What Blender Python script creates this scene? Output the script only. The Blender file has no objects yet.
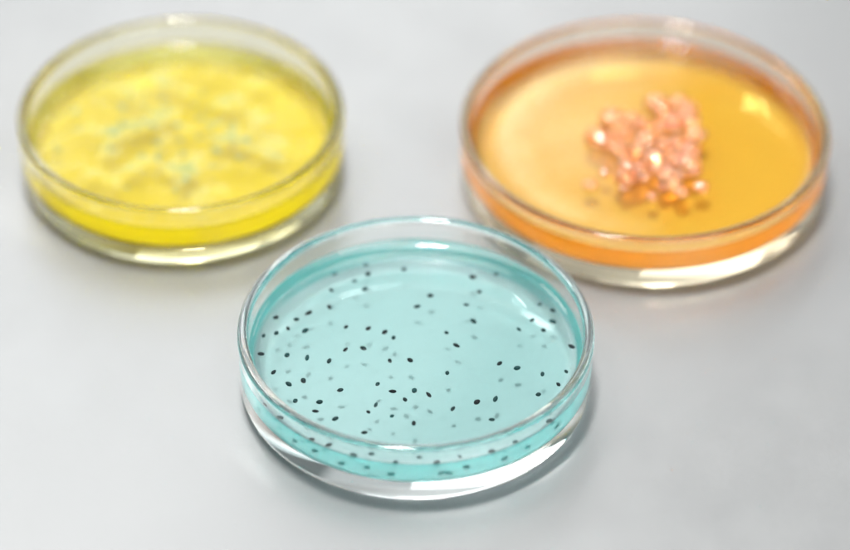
import bpy, bmesh, math, random
from mathutils import Vector, Matrix, noise
R = math.radians
sc = bpy.context.scene
col = sc.collection
MM = 0.001

# ------------------------------------------------------------------ camera
EL, DIST = R(40.206), 0.7572
cam = bpy.data.cameras.new("camera")
cam.sensor_width = 36.0
cam.lens = 36.0 * 2830.07 / 850.0
cam.clip_start, cam.clip_end = 0.01, 100.0
cam.dof.use_dof = True
cam.dof.focus_distance = 0.707
cam.dof.aperture_fstop = 3.9
cam.dof.aperture_blades = 9
cam_o = bpy.data.objects.new("camera", cam)
col.objects.link(cam_o)
cam_o.location = (0, -DIST * math.cos(EL), DIST * math.sin(EL))
cam_o.rotation_euler = (math.pi / 2 - EL, 0, 0)
cam_o.rotation_euler = (cam_o.rotation_euler.to_matrix() @ Matrix.Rotation(R(0.618), 3, 'Z')).to_euler()
sc.camera = cam_o

# ------------------------------------------------------------------ studio light
w = bpy.data.worlds.new("World")
sc.world = w
w.use_nodes = True
bg = w.node_tree.nodes["Background"]
bg.inputs[0].default_value = (0.965, 0.985, 1.0, 1)
bg.inputs[1].default_value = 0.15


def lamp(name, target, az, elev, dist, sx, sy, power, colr=(1, 1, 1), roll=0.0, shape='RECTANGLE'):
    """area lamp at azimuth az (0 = behind the dishes, + = right) and elevation elev"""
    l = bpy.data.lights.new(name, 'AREA')
    l.shape = shape
    l.size, l.size_y = sx, sy
    l.energy = power
    l.color = colr
    o = bpy.data.objects.new(name, l)
    col.objects.link(o)
    t = Vector(target)
    d = Vector((math.sin(R(az)) * math.cos(R(elev)), math.cos(R(az)) * math.cos(R(elev)), math.sin(R(elev))))
    o.location = t + d * dist
    o.rotation_euler = ((-d).to_track_quat('-Z', 'Y').to_matrix() @ Matrix.Rotation(R(roll), 3, 'Z')).to_euler()
    return o


lamp("softbox_key", (0, 0, 0), -50, 85, 1.3, 0.18, 0.18, 18.0, (1.0, 0.99, 0.975), shape='DISK')
lamp("softbox_top", (0, 0, 0), 0, 79, 1.4, 1.2, 0.28, 2.2, (0.98, 0.99, 1.0))
lamp("softbox_left", (0, 0, 0), -52, 47, 1.5, 0.42, 0.42, 7.5, (1.0, 0.985, 0.97), shape='DISK')
lamp("softbox_back", (0, 0, 0), -8.5, 36.5, 2.0, 1.95, 0.70, 11.0, (0.985, 0.993, 1.0), roll=48)
lamp("fill_wall", (0, 0, 0), -12, 40, 2.2, 3.2, 0.9, 3.6, (0.985, 0.993, 1.0))  # broad fill added to whiten base and rims, standing for a wall
lamp("softbox_low", (0, 0, 0), 55, 24, 2.0, 0.8, 0.45, 5.0, (0.98, 0.99, 1.0))
lamp("softbox_front", (0.02, -0.10, 0), 142, 46, 0.62, 0.40, 0.40, 3.0, (0.98, 0.99, 1.0))

sc.view_settings.view_transform = 'Standard'
sc.view_settings.look = 'None'
sc.view_settings.exposure = 0.0
sc.view_settings.gamma = 1.0
sc.render.engine = 'CYCLES'
cy = sc.cycles
cy.use_denoising = True
cy.use_guiding = True
cy.use_surface_guiding = True
cy.surface_guiding_probability = 0.7
cy.guiding_training_samples = 96
cy.max_bounces = 28
cy.transmission_bounces = 28
cy.glossy_bounces = 12
cy.diffuse_bounces = 5
cy.transparent_max_bounces = 48
cy.volume_bounces = 1
cy.caustics_reflective = True
cy.caustics_refractive = True
cy.blur_glossy = 0.02
cy.sample_clamp_indirect = 0.0


# ------------------------------------------------------------------ node helpers
def mat(name):
    m = bpy.data.materials.new(name)
    m.use_nodes = True
    nt = m.node_tree
    nt.nodes.clear()
    out = nt.nodes.new('ShaderNodeOutputMaterial')
    return m, nt, out


def node(nt, typ, **kw):
    n = nt.nodes.new(typ)
    for k, v in kw.items():
        if k.startswith('i_'):
            n.inputs[k[2:].replace('_', ' ')].default_value = v
        else:
            setattr(n, k, v)
    return n


def ramp(nt, src, stops):
    r = nt.nodes.new('ShaderNodeValToRGB')
    e = r.color_ramp.elements
    while len(e) < len(stops):
        e.new(0.5)
    for el, (p, c) in zip(e, stops):
        el.position = p
        el.color = (c, c, c, 1) if isinstance(c, (int, float)) else (*c, 1)
    nt.links.new(src, r.inputs[0])
    return r.outputs[0]


def mathn(nt, op, a, b=None, clamp=False):
    n = nt.nodes.new('ShaderNodeMath')
    n.operation = op
    n.use_clamp = clamp
    for i, x in enumerate((a, b)):
        if x is None:
            continue
        if isinstance(x, (int, float)):
            n.inputs[i].default_value = x
        else:
            nt.links.new(x, n.inputs[i])
    return n.outputs[0]


def glass_mat(name, ior, colr=(1, 1, 1), rough=0.0):
    m, nt, out = mat(name)
    g = node(nt, 'ShaderNodeBsdfGlass', i_IOR=ior, i_Roughness=rough)
    g.inputs['Color'].default_value = (*colr, 1)
    nt.links.new(g.outputs[0], out.inputs[0])
    return m


GLASS_IOR, LIQ_IOR = 1.52, 1.335
m_glass = glass_mat("clear_glass", GLASS_IOR, (0.993, 0.998, 0.997))
m_pyrex = glass_mat("clear_glass_soft", 1.473, (0.985, 0.98, 0.91))
m_pyrex_wet = glass_mat("soft_glass_against_gel", 1.473 / LIQ_IOR, (0.995, 1.0, 0.99))
m_warm = glass_mat("clear_glass_warm", GLASS_IOR, (0.98, 0.96, 0.91))
m_glass_wet = glass_mat("glass_against_liquid", GLASS_IOR / LIQ_IOR, (0.995, 1.0, 1.0))


def liquid_mat(name, inner, sigma, film=None, cloud=None):
    """top faces refract, side faces rest on the glass (which does the bending there); the volume absorbs"""
    m, nt, out = mat(name)
    at = node(nt, 'ShaderNodeAttribute', attribute_name="top_face")
    # shallow still liquid: mirror by Fresnel on top, clear below; only the top face has the mirror
    g = node(nt, 'ShaderNodeBsdfGlossy', i_Roughness=0.0)
    fr = node(nt, 'ShaderNodeFresnel', i_IOR=LIQ_IOR)
    tr = node(nt, 'ShaderNodeBsdfTransparent')
    gm = node(nt, 'ShaderNodeMixShader')
    nt.links.new(mathn(nt, 'MULTIPLY', fr.outputs[0], at.outputs['Fac']), gm.inputs[0])
    nt.links.new(tr.outputs[0], gm.inputs[1])
    nt.links.new(g.outputs[0], gm.inputs[2])
    # the meniscus at the wall is steep: there the surface bends the view as well
    ob = node(nt, 'ShaderNodeTexCoord')
    vl = node(nt, 'ShaderNodeVectorMath', operation='LENGTH')
    vm = node(nt, 'ShaderNodeVectorMath', operation='MULTIPLY')
    vm.inputs[1].default_value = (1, 1, 0)
    nt.links.new(ob.outputs['Object'], vm.inputs[0])
    nt.links.new(vm.outputs[0], vl.inputs[0])
    edge = ramp(nt, mathn(nt, 'MULTIPLY', mathn(nt, 'SUBTRACT', vl.outputs['Value'], (inner - 4.2) * MM), 1 / (1.6 * MM)), [(0.0, 0.0), (1.0, 1.0)])
    gl = node(nt, 'ShaderNodeBsdfGlass', i_IOR=LIQ_IOR, i_Roughness=0.0)
    gx = node(nt, 'ShaderNodeMixShader')
    nt.links.new(mathn(nt, 'MULTIPLY', edge, at.outputs['Fac']), gx.inputs[0])
    nt.links.new(gm.outputs[0], gx.inputs[1])
    nt.links.new(gl.outputs[0], gx.inputs[2])
    gm = gx
    top = gm.outputs[0]
    if film:  # film lays painted sheen over the top, plus mould smears on yellow
        top = film(nt, g, gm, at.outputs['Fac'])
    if cloud:                                # gel is slightly cloudy at its skin
        tl = node(nt, 'ShaderNodeBsdfTranslucent')
        df = node(nt, 'ShaderNodeBsdfDiffuse')
        m3 = node(nt, 'ShaderNodeMixShader')
        cm = node(nt, 'ShaderNodeMix', data_type='RGBA')
        cm.inputs[6].default_value, cm.inputs[7].default_value = (*cloud[3], 1), (*cloud[1], 1)
        nt.links.new(cm.outputs[2], tl.inputs[0])
        nt.links.new(cm.outputs[2], df.inputs[0])
        nt.links.new(tl.outputs[0], m3.inputs[1])
        nt.links.new(df.outputs[0], m3.inputs[2])
        geo = node(nt, 'ShaderNodeNewGeometry')      # separate floor and wall tints: the saturated through-light is painted into the wall's
        sz = node(nt, 'ShaderNodeSeparateXYZ')
        nt.links.new(geo.outputs['True Normal'], sz.inputs[0])
        flo = mathn(nt, 'ABSOLUTE', sz.outputs[2])
        nt.links.new(flo, cm.inputs[0])
        nt.links.new(mathn(nt, 'MULTIPLY', flo, 0.85), m3.inputs[0])
        cl = mathn(nt, 'ADD', mathn(nt, 'MULTIPLY', flo, cloud[0] - cloud[2]), cloud[2])
        m2 = node(nt, 'ShaderNodeMixShader')
        nt.links.new(mathn(nt, 'MULTIPLY', mathn(nt, 'SUBTRACT', 1.0, at.outputs['Fac']), cl), m2.inputs[0])
        nt.links.new(top, m2.inputs[1])
        nt.links.new(m3.outputs[0], m2.inputs[2])
        top = m2.outputs[0]
    nt.links.new(top, out.inputs[0])
    dens = max(sigma)
    va = node(nt, 'ShaderNodeVolumeAbsorption', i_Density=dens)
    va.inputs['Color'].default_value = (*[1 - s / dens for s in sigma], 1)
    nt.links.new(va.outputs[0], out.inputs['Volume'])
    return m


def yellow_film_sheen(nt, g, gm, on):
    tc = node(nt, 'ShaderNodeTexCoord')
    mp = node(nt, 'ShaderNodeMapping')
    nt.links.new(tc.outputs['Object'], mp.inputs[0])
    mp.inputs['Rotation'].default_value = (0, 0, R(-35))
    mp.inputs['Scale'].default_value = (1.0, 1.7, 1)
    n1 = node(nt, 'ShaderNodeTexNoise', i_Scale=95.0, i_Detail=1.5, i_Roughness=0.5, i_Distortion=0.0)
    nt.links.new(mp.outputs[0], n1.inputs['Vector'])
    # growth, with softbox reflection painted into it, thick mid and left, thinning right
    sx = node(nt, 'ShaderNodeSeparateXYZ')
    nt.links.new(tc.outputs['Object'], sx.inputs[0])
    px = mathn(nt, 'ADD', sx.outputs[0], 0.004)
    py = mathn(nt, 'ADD', sx.outputs[1], -0.002)
    r2 = mathn(nt, 'SQRT', mathn(nt, 'ADD', mathn(nt, 'MULTIPLY', px, px), mathn(nt, 'MULTIPLY', py, py)))
    fall = ramp(nt, mathn(nt, 'MULTIPLY', r2, 1 / 0.043), [(0.45, 0.16), (0.95, -0.0)])
    n0 = node(nt, 'ShaderNodeTexNoise', i_Scale=28.0, i_Detail=1.0, i_Roughness=0.5, i_Distortion=0.0)
    nt.links.new(mp.outputs[0], n0.inputs['Vector'])
    v = mathn(nt, 'ADD', mathn(nt, 'MULTIPLY', mathn(nt, 'SUBTRACT', n0.outputs['Fac'], 0.5), 1.1), n1.outputs['Fac'])
    v = mathn(nt, 'ADD', v, fall)
    v = mathn(nt, 'SUBTRACT', v, mathn(nt, 'MULTIPLY', sx.outputs[0], 3.2))
    mask = ramp(nt, v, [(0.38, 0.0), (0.78, 1.0)])
    mask = mathn(nt, 'MULTIPLY', mathn(nt, 'MULTIPLY', mask, 0.12), on)
    n2 = node(nt, 'ShaderNodeTexNoise', i_Scale=150.0, i_Detail=3.0)
    nt.links.new(tc.outputs['Object'], n2.inputs['Vector'])
    c = ramp(nt, n2.outputs['Fac'], [(0.35, (0.92, 0.80, 0.22)), (0.7, (0.88, 0.84, 0.42))])
    n4 = node(nt, 'ShaderNodeTexNoise', i_Scale=85.0, i_Detail=2.5, i_Roughness=0.6, i_Distortion=0.3)
    nt.links.new(mp.outputs[0], n4.inputs['Vector'])
    near = ramp(nt, mathn(nt, 'MULTIPLY', r2, 1 / 0.043), [(0.55, 1.0), (1.0, 0.0)])
    smear = mathn(nt, 'MULTIPLY', ramp(nt, n4.outputs['Fac'], [(0.48, 0.0), (0.66, 1.0)]), near)
    cmx = node(nt, 'ShaderNodeMix', data_type='RGBA')
    nt.links.new(smear, cmx.inputs[0])
    nt.links.new(c, cmx.inputs[6])
    cmx.inputs[7].default_value = (0.33, 0.385, 0.17, 1)
    mask = mathn(nt, 'MAXIMUM', mask, mathn(nt, 'MULTIPLY', mathn(nt, 'MULTIPLY', smear, 0.72), on))
    d = node(nt, 'ShaderNodeBsdfDiffuse')
    nt.links.new(cmx.outputs[2], d.inputs[0])
    b = node(nt, 'ShaderNodeBump', i_Strength=0.06, i_Distance=0.001)
    nt.links.new(v, b.inputs['Height'])
    nt.links.new(b.outputs[0], d.inputs['Normal'])
    g.inputs['Roughness'].default_value = 0.18
    b2 = node(nt, 'ShaderNodeBump', i_Strength=0.15, i_Distance=0.0012)
    nt.links.new(v, b2.inputs['Height'])
    nt.links.new(b2.outputs[0], g.inputs['Normal'])
    mx = node(nt, 'ShaderNodeMixShader')
    nt.links.new(mask, mx.inputs[0])
    nt.links.new(gm.outputs[0], mx.inputs[1])
    nt.links.new(d.outputs[0], mx.inputs[2])
    return mx.outputs[0]


def orange_sheen(nt, g, gm, on):
    tc = node(nt, 'ShaderNodeTexCoord')
    sx = node(nt, 'ShaderNodeSeparateXYZ')
    nt.links.new(tc.outputs['Object'], sx.inputs[0])
    n1 = node(nt, 'ShaderNodeTexNoise', i_Scale=30.0, i_Detail=5.0, i_Roughness=0.6, i_Distortion=1.2)
    nt.links.new(tc.outputs['Object'], n1.inputs['Vector'])
    # a pale sweep on the left half: softbox reflection painted as diffuse colour
    ang = mathn(nt, 'ARCTAN2', sx.outputs[1], sx.outputs[0])
    r2 = mathn(nt, 'SQRT', mathn(nt, 'ADD', mathn(nt, 'MULTIPLY', sx.outputs[0], sx.outputs[0]), mathn(nt, 'MULTIPLY', sx.outputs[1], sx.outputs[1])))
    ring = ramp(nt, mathn(nt, 'MULTIPLY', r2, 1 / 0.048), [(0.0, 0.5), (0.35, 0.50), (0.62, 0.30), (0.80, 0.72), (0.90, 0.0)])
    side = ramp(nt, mathn(nt, 'ADD', mathn(nt, 'MULTIPLY', sx.outputs[0], -11.0), mathn(nt, 'ADD', 0.42, mathn(nt, 'MULTIPLY', sx.outputs[1], 1.5))), [(0.30, 0.0), (0.72, 1.0)])
    v = mathn(nt, 'MULTIPLY', mathn(nt, 'MULTIPLY', ring, side), ramp(nt, n1.outputs['Fac'], [(0.30, 0.45), (0.62, 1.0)]))
    d = node(nt, 'ShaderNodeBsdfDiffuse')
    d.inputs[0].default_value = (0.90, 0.72, 0.42, 1)
    mx = node(nt, 'ShaderNodeMixShader')
    nt.links.new(mathn(nt, 'MULTIPLY', mathn(nt, 'MULTIPLY', v, 0.55), on), mx.inputs[0])
    nt.links.new(gm.outputs[0], mx.inputs[1])
    nt.links.new(d.outputs[0], mx.inputs[2])
    return mx.outputs[0]


m_blue = liquid_mat("turquoise_liquid", 42.3, (24.0, 2.0, 3.0), None, (0.74, (0.445, 0.52, 0.52), 0.36, (0.10, 0.90, 0.87)))
m_yellow = liquid_mat("yellow_agar", 42.2, (0.2, 3.0, 190.0), yellow_film_sheen, (0.92, (0.585, 0.49, 0.0), 0.34, (0.97, 0.93, 0.0)))
m_orange = liquid_mat("orange_agar", 48.2, (0.2, 14.0, 110.0), orange_sheen, (0.8, (0.64, 0.48, 0.18), 0.5, (1.0, 0.31, 0.01)))

m_seed, nt, out = mat("dark_seed_coat")
p = node(nt, 'ShaderNodeBsdfPrincipled', i_Roughness=0.55)
p.inputs['Specular IOR Level'].default_value = 0.2
oi = node(nt, 'ShaderNodeObjectInfo')
nt.links.new(ramp(nt, oi.outputs['Random'], [(0.3, (0.004, 0.008, 0.009)), (1.0, (0.006, 0.045, 0.045))]), p.inputs['Base Color'])
nt.links.new(p.outputs[0], out.inputs[0])

m_mould, nt, out = mat("blue_green_mould")
tc = node(nt, 'ShaderNodeTexCoord')
n1 = node(nt, 'ShaderNodeTexNoise', i_Scale=700.0, i_Detail=3.0)
nt.links.new(tc.outputs['Object'], n1.inputs['Vector'])
p = node(nt, 'ShaderNodeBsdfPrincipled', i_Roughness=0.9)
nt.links.new(ramp(nt, n1.outputs['Fac'], [(0.35, (0.12, 0.20, 0.11)), (0.65, (0.38, 0.45, 0.24))]), p.inputs['Base Color'])
nt.links.new(p.outputs[0], out.inputs[0])

m_bead, nt, out = mat("pink_jelly")
tc = node(nt, 'ShaderNodeTexCoord')
n1 = node(nt, 'ShaderNodeTexNoise', i_Scale=220.0, i_Detail=3.0)
nt.links.new(tc.outputs['Object'], n1.inputs['Vector'])
p = node(nt, 'ShaderNodeBsdfPrincipled', i_Roughness=0.08, i_IOR=1.40)
nt.links.new(ramp(nt, n1.outputs['Fac'], [(0.3, (1.0, 0.50, 0.22)), (0.7, (1.0, 0.70, 0.44))]), p.inputs['Base Color'])
p.inputs['Transmission Weight'].default_value = 0.86
p.inputs['Coat Weight'].default_value = 0.9
p.inputs['Coat IOR'].default_value = 1.55
nt.links.new(p.outputs[0], out.inputs[0])

m_table, nt, out = mat("satin_grey_table")
tc = node(nt, 'ShaderNodeTexCoord')
n1 = node(nt, 'ShaderNodeTexNoise', i_Scale=900.0, i_Detail=3.0)
n2 = node(nt, 'ShaderNodeTexNoise', i_Scale=9.0, i_Detail=3.0)
nt.links.new(tc.outputs['Object'], n1.inputs['Vector'])
nt.links.new(tc.outputs['Object'], n2.inputs['Vector'])
p = node(nt, 'ShaderNodeBsdfPrincipled', i_IOR=1.5, i_Metallic=0.5)
nt.links.new(ramp(nt, n2.outputs['Fac'], [(0.3, (0.312, 0.320, 0.321)), (0.7, (0.342, 0.347, 0.347))]), p.inputs['Base Color'])
n3 = node(nt, 'ShaderNodeTexNoise', i_Scale=26.0, i_Detail=5.0, i_Roughness=0.6)
nt.links.new(tc.outputs['Object'], n3.inputs['Vector'])
nt.links.new(mathn(nt, 'ADD', ramp(nt, n1.outputs['Fac'], [(0.3, 0.29), (0.7, 0.33)]), ramp(nt, n3.outputs['Fac'], [(0.35, 0.0), (0.68, 0.09)])), p.inputs['Roughness'])
b = node(nt, 'ShaderNodeBump', i_Strength=0.05, i_Distance=0.0004)
nt.links.new(n1.outputs['Fac'], b.inputs['Height'])
nt.links.new(b.outputs[0], p.inputs['Normal'])
nt.links.new(p.outputs[0], out.inputs[0])


# ------------------------------------------------------------------ mesh helpers
def link(name, me, mats, parent=None):
    o = bpy.data.objects.new(name, me)
    for m in mats:
        me.materials.append(m)
    col.objects.link(o)
    if parent:
        o.parent = parent
    return o


def tag(o, label, cat, group=None):
    o['label'], o['category'] = label, cat
    if group:
        o['group'] = group


def lathe(strips, seg=256):
    """strips = list of (profile [(r, z) in mm], material index, tag value). One mesh, each strip revolved about z."""
    me = bpy.data.meshes.new("lathe")
    V, F, MI, TG = [], [], [], []
    for prof, mi, tg in strips:
        rows = []
        for r, z in prof:
            if r < 1e-6:
                rows.append([len(V)])
                V.append((0, 0, z * MM))
            else:
                rows.append(list(range(len(V), len(V) + seg)))
                for k in range(seg):
                    a = 2 * math.pi * k / seg
                    V.append((r * MM * math.cos(a), r * MM * math.sin(a), z * MM))
        for A, B in zip(rows, rows[1:]):
            for k in range(seg):
                k2 = (k + 1) % seg
                if len(A) == 1:
                    F.append((A[0], B[k2], B[k]))
                elif len(B) == 1:
                    F.append((A[k], A[k2], B[0]))
                else:
                    F.append((A[k], A[k2], B[k2], B[k]))
                MI.append(mi)
                TG.append(tg)
    me.from_pydata(V, [], F)
    for pl, mi in zip(me.polygons, MI):
        pl.material_index = mi
        pl.use_smooth = True
    at = me.attributes.new("top_face", 'FLOAT', 'FACE')
    at.data.foreach_set("value", TG)
    me.update()
    return me


def arc(cx, cz, r, a0, a1, n):
    return [(cx + r * math.cos(R(a0 + (a1 - a0) * i / n)), cz + r * math.sin(R(a0 + (a1 - a0) * i / n))) for i in range(n + 1)]


# ------------------------------------------------------------------ table
bm = bmesh.new()
bmesh.ops.create_grid(bm, x_segments=4, y_segments=4, size=3.0)
me = bpy.data.meshes.new("table_top")
bm.to_mesh(me)
o = link("table_top", me, [m_table])
o['kind'] = 'structure'


# ------------------------------------------------------------------ dish, liquid
def petri_dish(loc, Rr, H, zb, zs, label, liq_name, liq_mat, liq_label, liq_cat, wall=2.7, rot=0.0, glass=None):
    """Rr rim outer radius, H height, zb thickness of the glass floor, zs liquid level (all mm)"""
    root = bpy.data.objects.new("petri_dish", None)
    col.objects.link(root)
    root.location = (loc[0] * MM, loc[1] * MM, 0.00025)
    root.rotation_euler.z = rot
    root.empty_display_size = 0.03
    tag(root, label, "petri dish")
    glass = glass or [m_glass, m_glass_wet]
    Rb = Rr - 0.35                       # the wall flares by a third of a millimetre
    Ri = Rr - wall
    men_h, men_w = 1.5, 2.8
    zc = zs + men_h                      # where the liquid's rim touches the wall
    fo, fi = 2.6, 1.5
    zsp = zb + fi + 0.6                  # seam between floor piece and wall piece
    zr = H - 1.6                         # seam between wall and rim
    # outer wall leans linearly from Rb at fo to Rr at zr
    def ro(z):
        return Rb + (Rr - Rb) * (z - fo) / (zr - fo)
    def ri(z):
        return Ri - 0.15 + 0.15 * (z - zb) / (zr - zb)
    # base: underside, outer corner, lower outer wall; and floor with inner corner
    under = [(0, 0.10), (Rb * 0.3, 0.09), (Rb * 0.6, 0.06), (Rb - fo - 2.5, 0.0), (Rb - fo - 1.2, 0)] + arc(Rb - fo, fo, fo, -90, 0, 12) + [(ro(zsp - 1.0), zsp - 1.0), (ro(zsp), zsp)]
    rif = ri(zb + fi)
    inner = [(ri(zsp), zsp), (ri(zsp - 0.3), zsp - 0.3)] + arc(rif - fi, zb + fi, fi, 0, -90, 12) + [(rif - fi - 1.0, zb), (rif - fi - 4, zb - 0.02), (Ri * 0.5, zb - 0.06), (0, zb - 0.08)]
    link("base", lathe([(under, 0, 0), (inner, 1, 0)]), glass, root)
    # wall: outside, wet inside, dry inside
    ow = [(ro(z), z) for z in (zsp, zsp + 1.0, (zsp + zr) / 2, zr - 0.8, zr)]
    wet = [(ri(z), z) for z in (zsp, zsp + .5, zc)]
    dry = [(ri(z), z) for z in (zc, zc + .5, (zc + zr) / 2, zr - 0.5, zr)]
    link("side_wall", lathe([(ow, 0, 0), (dry[::-1], 0, 0), (wet[::-1], 1, 0)]), glass, root)
    # rim: fire-polished, rounded top with a slightly flat crown
    t = Rr - Ri
    rr = 1.2
    rim = [(Rr, zr), (Rr + .01, zr + .4)] + arc(Rr - rr + .02, H - rr, rr, 0, 90, 10) + arc(Ri + rr, H - rr, rr, 90, 180, 10) + [(Ri, zr + .4), (Ri, zr)]
    link("rim", lathe([(rim, 0, 0)]), glass[:1], root)
    # the filling, a hair inside the glass
    g = 0.03
    top = [(0, zs), (Ri * .4, zs), (Ri - men_w - 2.5, zs)]
    for i in range(15):
        u = i / 14
        top.append((Ri - g - men_w * (1 - u), zs + men_h * (math.exp(-3.2 * (1 - u)) - math.exp(-3.2)) / (1 - math.exp(-3.2))))
    side = [(ri(zc) - g, zc - 0.002), (ri(zsp) - g, zsp)] + arc(rif - fi - g, zb + fi, fi - g, 0, -90, 12) + [(rif - fi - 4, zb - 0.02 + g), (Ri * 0.5, zb - 0.06 + g), (0, zb - 0.08 + g)]
    me = lathe([(top[::-1], 0, 1.0), ([(a, b) for a, b in side[::-1]], 0, 0.0)])
    liq = link(liq_name, me, [liq_mat])
    liq.location = root.location
    liq.rotation_euler.z = rot
    tag(liq, liq_label, liq_cat)
    return root, liq


F_LOC, Y_LOC, O_LOC = (-2.15, -42.4), (-67.76, 46.4), (60.18, 44.7)
SEED_AT, BEAD_AT, MOULD_AT = (-2.15, -41.28), (60.18, 45.7), (0.0, 0.9)
ZB, ZS = 5.6, 11.0
front, blue = petri_dish(F_LOC, 45.0, 18.5, ZB, ZS, "clear glass petri dish of turquoise liquid dotted with black seeds, in front",
                         "blue_liquid", m_blue, "see-through turquoise liquid with black seeds afloat in the front glass dish", "liquid")
yd, yel = petri_dish(Y_LOC, 44.9, 19.3, ZB, ZS, "clear glass petri dish filled with mottled yellow gel",
                     "yellow_gel", m_yellow, "bright yellow gel mottled with pale film, painted sheen and blue-green mould spots", "gel", rot=R(20), glass=[m_pyrex, m_pyrex_wet])
od, ora = petri_dish(O_LOC, 50.87, 17.4, ZB, ZS, "wide clear glass petri dish filled with orange gel",
                     "orange_gel", m_orange, "amber orange gel under the cluster of pink jelly beads", "gel", glass=[m_warm, m_glass_wet])



# ------------------------------------------------------------------ seeds on the turquoise liquid (mm from the dish's centre, turn in degrees)
SEEDS = [(-21.5, 28.1, 29), (-22.1, 21.5, -29), (-22.4, 14.9, -69), (-13.4, 31.9, 0), (-12.7, 28.2, 35), (-16.2, 25.4, 29), (-13.4, 22.0, 29), (-3.4, 30.2, 22), 
         (0.2, 15.5, 0), (14.6, 27.4, 0), (16.3, 21.6, -29), (12.9, 16.3, 0), (20.8, 28.9, 29), (3.6, 19.9, 0), (31.9, 16.8, 61), (35.2, 14.4, -22), 
         (29.8, 10.7, 29), (35.0, 10.3, -35), (26.3, 7.0, -41), (32.6, 6.9, -57), (-27.7, 12.5, 29), (-36.0, 10.4, 29), (-30.7, 9.9, 0), (-32.7, 6.4, -69), 
         (-28.3, 5.6, 41), (-35.6, 4.4, 52), (-38.8, 3.5, 76), (-39.1, -3.7, 8), (-32.5, -3.8, 52), (-27.4, -4.9, 83), (-21.8, -6.1, 69), (-17.9, 7.0, 29), 
         (-12.2, 6.8, 52), (-8.0, 5.4, 52), (-5.7, 3.3, 80), (-17.8, -1.5, 52), (-13.3, -0.8, -29), (-6.5, -5.5, -61), (-1.4, -5.4, -52), (14.7, 10.1, -35), 
         (7.8, 5.5, -29), (10.3, 0.5, -35), (21.2, -6.1, 47), (25.6, -7.8, 8), (39.6, 0.4, -35), (31.9, -10.2, 83), (37.9, -9.0, -57), (35.8, -13.9, -61), 
         (-35.6, -10.5, 47), (-28.0, -13.3, -61), (-31.6, -14.9, -41), (-29.7, -20.7, 61), (-23.7, -21.3, 0), (-24.6, -24.7, -8), (-18.7, -16.7, 0), (-9.4, -14.3, 47), 
         (-5.6, -17.1, 0), (-2.5, -19.8, -65), (-0.2, -16.5, 69), (-9.7, -21.9, 69), (-11.5, -24.7, -47), (-5.6, -26.1, 47), (-0.2, -28.7, 90), (-19.6, -27.4, 29), 
         (8.0, -10.0, 90), (3.4, -18.0, -52), (9.4, -23.1, 52), (15.4, -20.5, 29), (20.0, -19.3, 69), (19.0, -27.0, -8), (30.7, -17.6, 15), (-12.3, -32.2, -8), 
         (-32.1, -25.9, -29), (-24.3, -33.4, -22), (-20.3, -35.5, 15), (-10.1, -38.2, -8), (10.8, -38.8, -41), (1.2, -39.1, 22), (5.3, -41.0, 22), (-4.3, -41.1, 15), 
         (-14.3, -38.8, -29), (18.3, -37.0, 22), (23.9, -33.7, 15), (-38.7, -14.4, -69), (32.0, -26.1, 47)]
rnd = random.Random(4)


def seed_mesh(k):
    """a chia-like seed: an egg, blunt at one end and drawn to a point at the other"""
    bm = bmesh.new()
    bmesh.ops.create_uvsphere(bm, u_segments=20, v_segments=14, radius=1.0)
    L, W, Hh = ((0.98, 0.58, 0.50), (0.90, 0.62, 0.52), (1.06, 0.54, 0.48))[k]
    for v in bm.verts:
        x, y, z = v.co.z, v.co.x, v.co.y
        t = 1.0 - 0.15 * max(0, x) ** 1.5 + 0.05 * (1 - abs(x))
        tip = (0.06, 0.0, 0.12)[k] * max(0, x) ** 6
        n = 1 + 0.05 * noise.noise(Vector((x * 1.7 + k * 9, y * 1.7, z * 1.7)))
        v.co = Vector(((x + tip) * L * n, y * W * t * n, z * Hh * t * n)) * MM
    for f in bm.faces:
        f.smooth = True
    me = bpy.data.meshes.new("seed")
    bm.to_mesh(me)
    me.materials.append(m_seed)
    return me


SM = [seed_mesh(k) for k in range(3)]
for i, (x, y, a) in enumerate(SEEDS):
    o = bpy.data.objects.new("seed", SM[i % 3])
    col.objects.link(o)
    r = math.hypot(x, y + 1.1)
    lift = 1.1 * math.exp(-3.2 * max(0, (42.7 - r)) / 2.6) if r > 39 else 0
    o.location = ((SEED_AT[0] + x) * MM, (SEED_AT[1] + y) * MM, 0.00025 + (ZS + lift + rnd.uniform(-0.25, 0.12)) * MM)
    o.rotation_euler = (R(rnd.uniform(-25, 25)), R(rnd.uniform(-16, 16)), R(a + rnd.choice((0, 180))))
    s = rnd.uniform(0.70, 1.02)
    o.scale = (s, s * rnd.uniform(.92, 1.08), s)
    tag(o, "tiny dark oval seed floating on the turquoise liquid in the front dish", "seed", "black seeds afloat on the turquoise liquid")

# extra seeds added at the front wall, standing for refracted images of floating ones
for px, z in ((-36.6, 8.6), (-28.1, 8.8), (-23.3, 9.2), (-16.9, 8.5), (-5.4, 8.2), (6.4, 8.6), (8.2, 8.3), (12.3, 9.4), (21.2, 8.6), (26.6, 8.8), (33.4, 9.0), (-11.0, 9.3)):
    o = bpy.data.objects.new("seed", SM[rnd.randrange(3)])
    col.objects.link(o)
    rr = 41.35
    py = -math.sqrt(rr * rr - px * px)
    o.location = ((F_LOC[0] + px) * MM, (F_LOC[1] + py) * MM, 0.00025 + z * MM)
    o.rotation_euler = (rnd.uniform(-.4, .4), rnd.uniform(-.3, .3), math.atan2(py, px) + math.pi / 2 + rnd.uniform(-.25, .25))
    o.scale = [rnd.uniform(0.85, 1.0)] * 3
    tag(o, "dark oval seed sunk against the front wall in the turquoise liquid", "seed", "added seed images at the front wall of the turquoise liquid")

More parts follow.
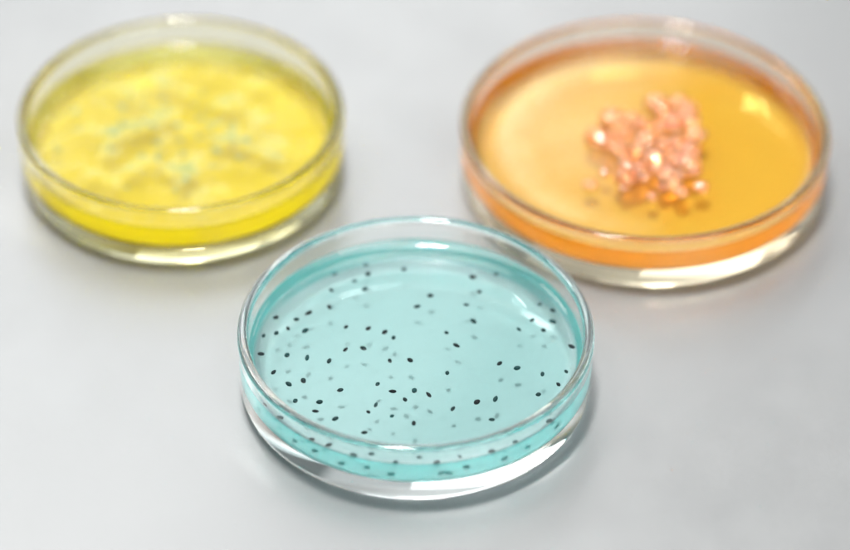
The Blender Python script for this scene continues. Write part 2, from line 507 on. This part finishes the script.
# ------------------------------------------------------------------ mould spots on the yellow gel
MOULDS = [(-33.6, -8.2), (-30.4, 9.4), (-16.4, 3.7), (-8.6, 3.9), (-10.3, -10.1), (-6.5, -4.3), (-6.0, -11.1), (2.4, -20.0), 
         (4.6, -1.7), (13.5, 1.9), (18.0, -2.7), (16.4, -10.7), (9.9, -7.4), (26.8, -9.4), (-17.8, 12.0), (-18.9, 0.2), 
         (-1.5, 4.0), (-2.2, -14.5), (0.8, -8.7), (-16.2, 18.0), (4.6, 7.6), (-0.0, -25.6), (8.0, -0.5), (-5.0, 12.2)]
for k in range(30):
    MOULDS.append((-3 + rnd.gauss(0, 16), 3 + rnd.gauss(0, 12)))
for i, (x, y) in enumerate(MOULDS):
    el_ = rnd.uniform(0.45, 1.0)
    bm = bmesh.new()
    bmesh.ops.create_icosphere(bm, subdivisions=4, radius=1.0)
    s = rnd.uniform(0.6, 1.4) if i < 24 else rnd.uniform(0.4, 1.1)
    for v in bm.verts:
        n = 1 + 0.45 * noise.noise(v.co * 1.3 + Vector((i * 7.3, 0, 0))) + 0.14 * noise.noise(v.co * 5 + Vector((i * 3.1, 4, 0)))
        v.co = Vector((v.co.x * n * s, v.co.y * n * s * el_, v.co.z * 0.24 * n)) * MM
    for f in bm.faces:
        f.smooth = True
    me = bpy.data.meshes.new("mould_colony")
    bm.to_mesh(me)
    o = link("mould_colony", me, [m_mould], yel)
    c, sn = math.cos(-R(20)), math.sin(-R(20))
    o.rotation_euler.z = rnd.uniform(0, 6.28)
    o.location = ((x * c - y * sn) * MM, (x * sn + y * c) * MM, (ZS + .05) * MM)

# ------------------------------------------------------------------ jelly beads on the orange gel
BEADS = [(1.2, -2.2), (-4.8, -12.7), (2.7, -11.7), (-8.4, 7.7), (-15.6, -21.0), (6.1, -18.3), (8.9, -24.0), (14.6, -21.7), 
         (9.7, -3.3), (-12.8, -1.1), (-9.3, -3.0), (-5.1, 0.4), (-6.3, -6.9), (-1.9, -6.8), (0.4, 5.1), (-2.8, 7.1), 
         (5.6, 5.2), (6.8, 12.0), (10.7, 16.1), (13.8, 13.5), (12.6, 7.4), (8.9, 6.6), (14.6, 0.7), (12.6, -5.9), 
         (8.3, -10.5), (11.7, -13.1), (-1.6, -16.5), (-5.2, -18.5), (5.5, -4.1), (4.5, 14.7)]
BEADS += [(0.9, -26.0), (-6.4, -22.5), (-11.5, -15.5), (4.0, -22.0)]
LOOSE = {4: "lone pink jelly bead lying left of the cluster on orange gel",
         6: "pink jelly bead just left of the one at the front right tip of the cluster",
         7: "pink jelly bead alone at the front right tip of the cluster on orange gel"}
for i, (x, y) in enumerate(BEADS):
    bm = bmesh.new()
    bmesh.ops.create_icosphere(bm, subdivisions=4, radius=1.0)
    s = (2.1 if i in LOOSE else 1.5 if i > 29 else rnd.uniform(2.6, 4.0))
    for v in bm.verts:
        n = 1 + 0.22 * noise.noise(v.co * 1.2 + Vector((i * 5.1, 2, 0)))
        v.co = v.co * n * s * MM
        v.co.z *= 0.62
    for f in bm.faces:
        f.smooth = True
    me = bpy.data.meshes.new("jelly_bead")
    bm.to_mesh(me)
    o = link("jelly_bead", me, [m_bead])
    o.location = ((BEAD_AT[0] + x) * MM, (BEAD_AT[1] + y) * MM, 0.00025 + (ZS + s * 0.40) * MM)
    o.rotation_euler.z = rnd.uniform(0, 6)
    tag(o, LOOSE.get(i, "tiny pink jelly bead trailing at the front edge of the cluster" if i > 29 else "shiny pink jelly bead packed into the cluster on orange gel"), "bead", "pink jelly beads on the orange gel")
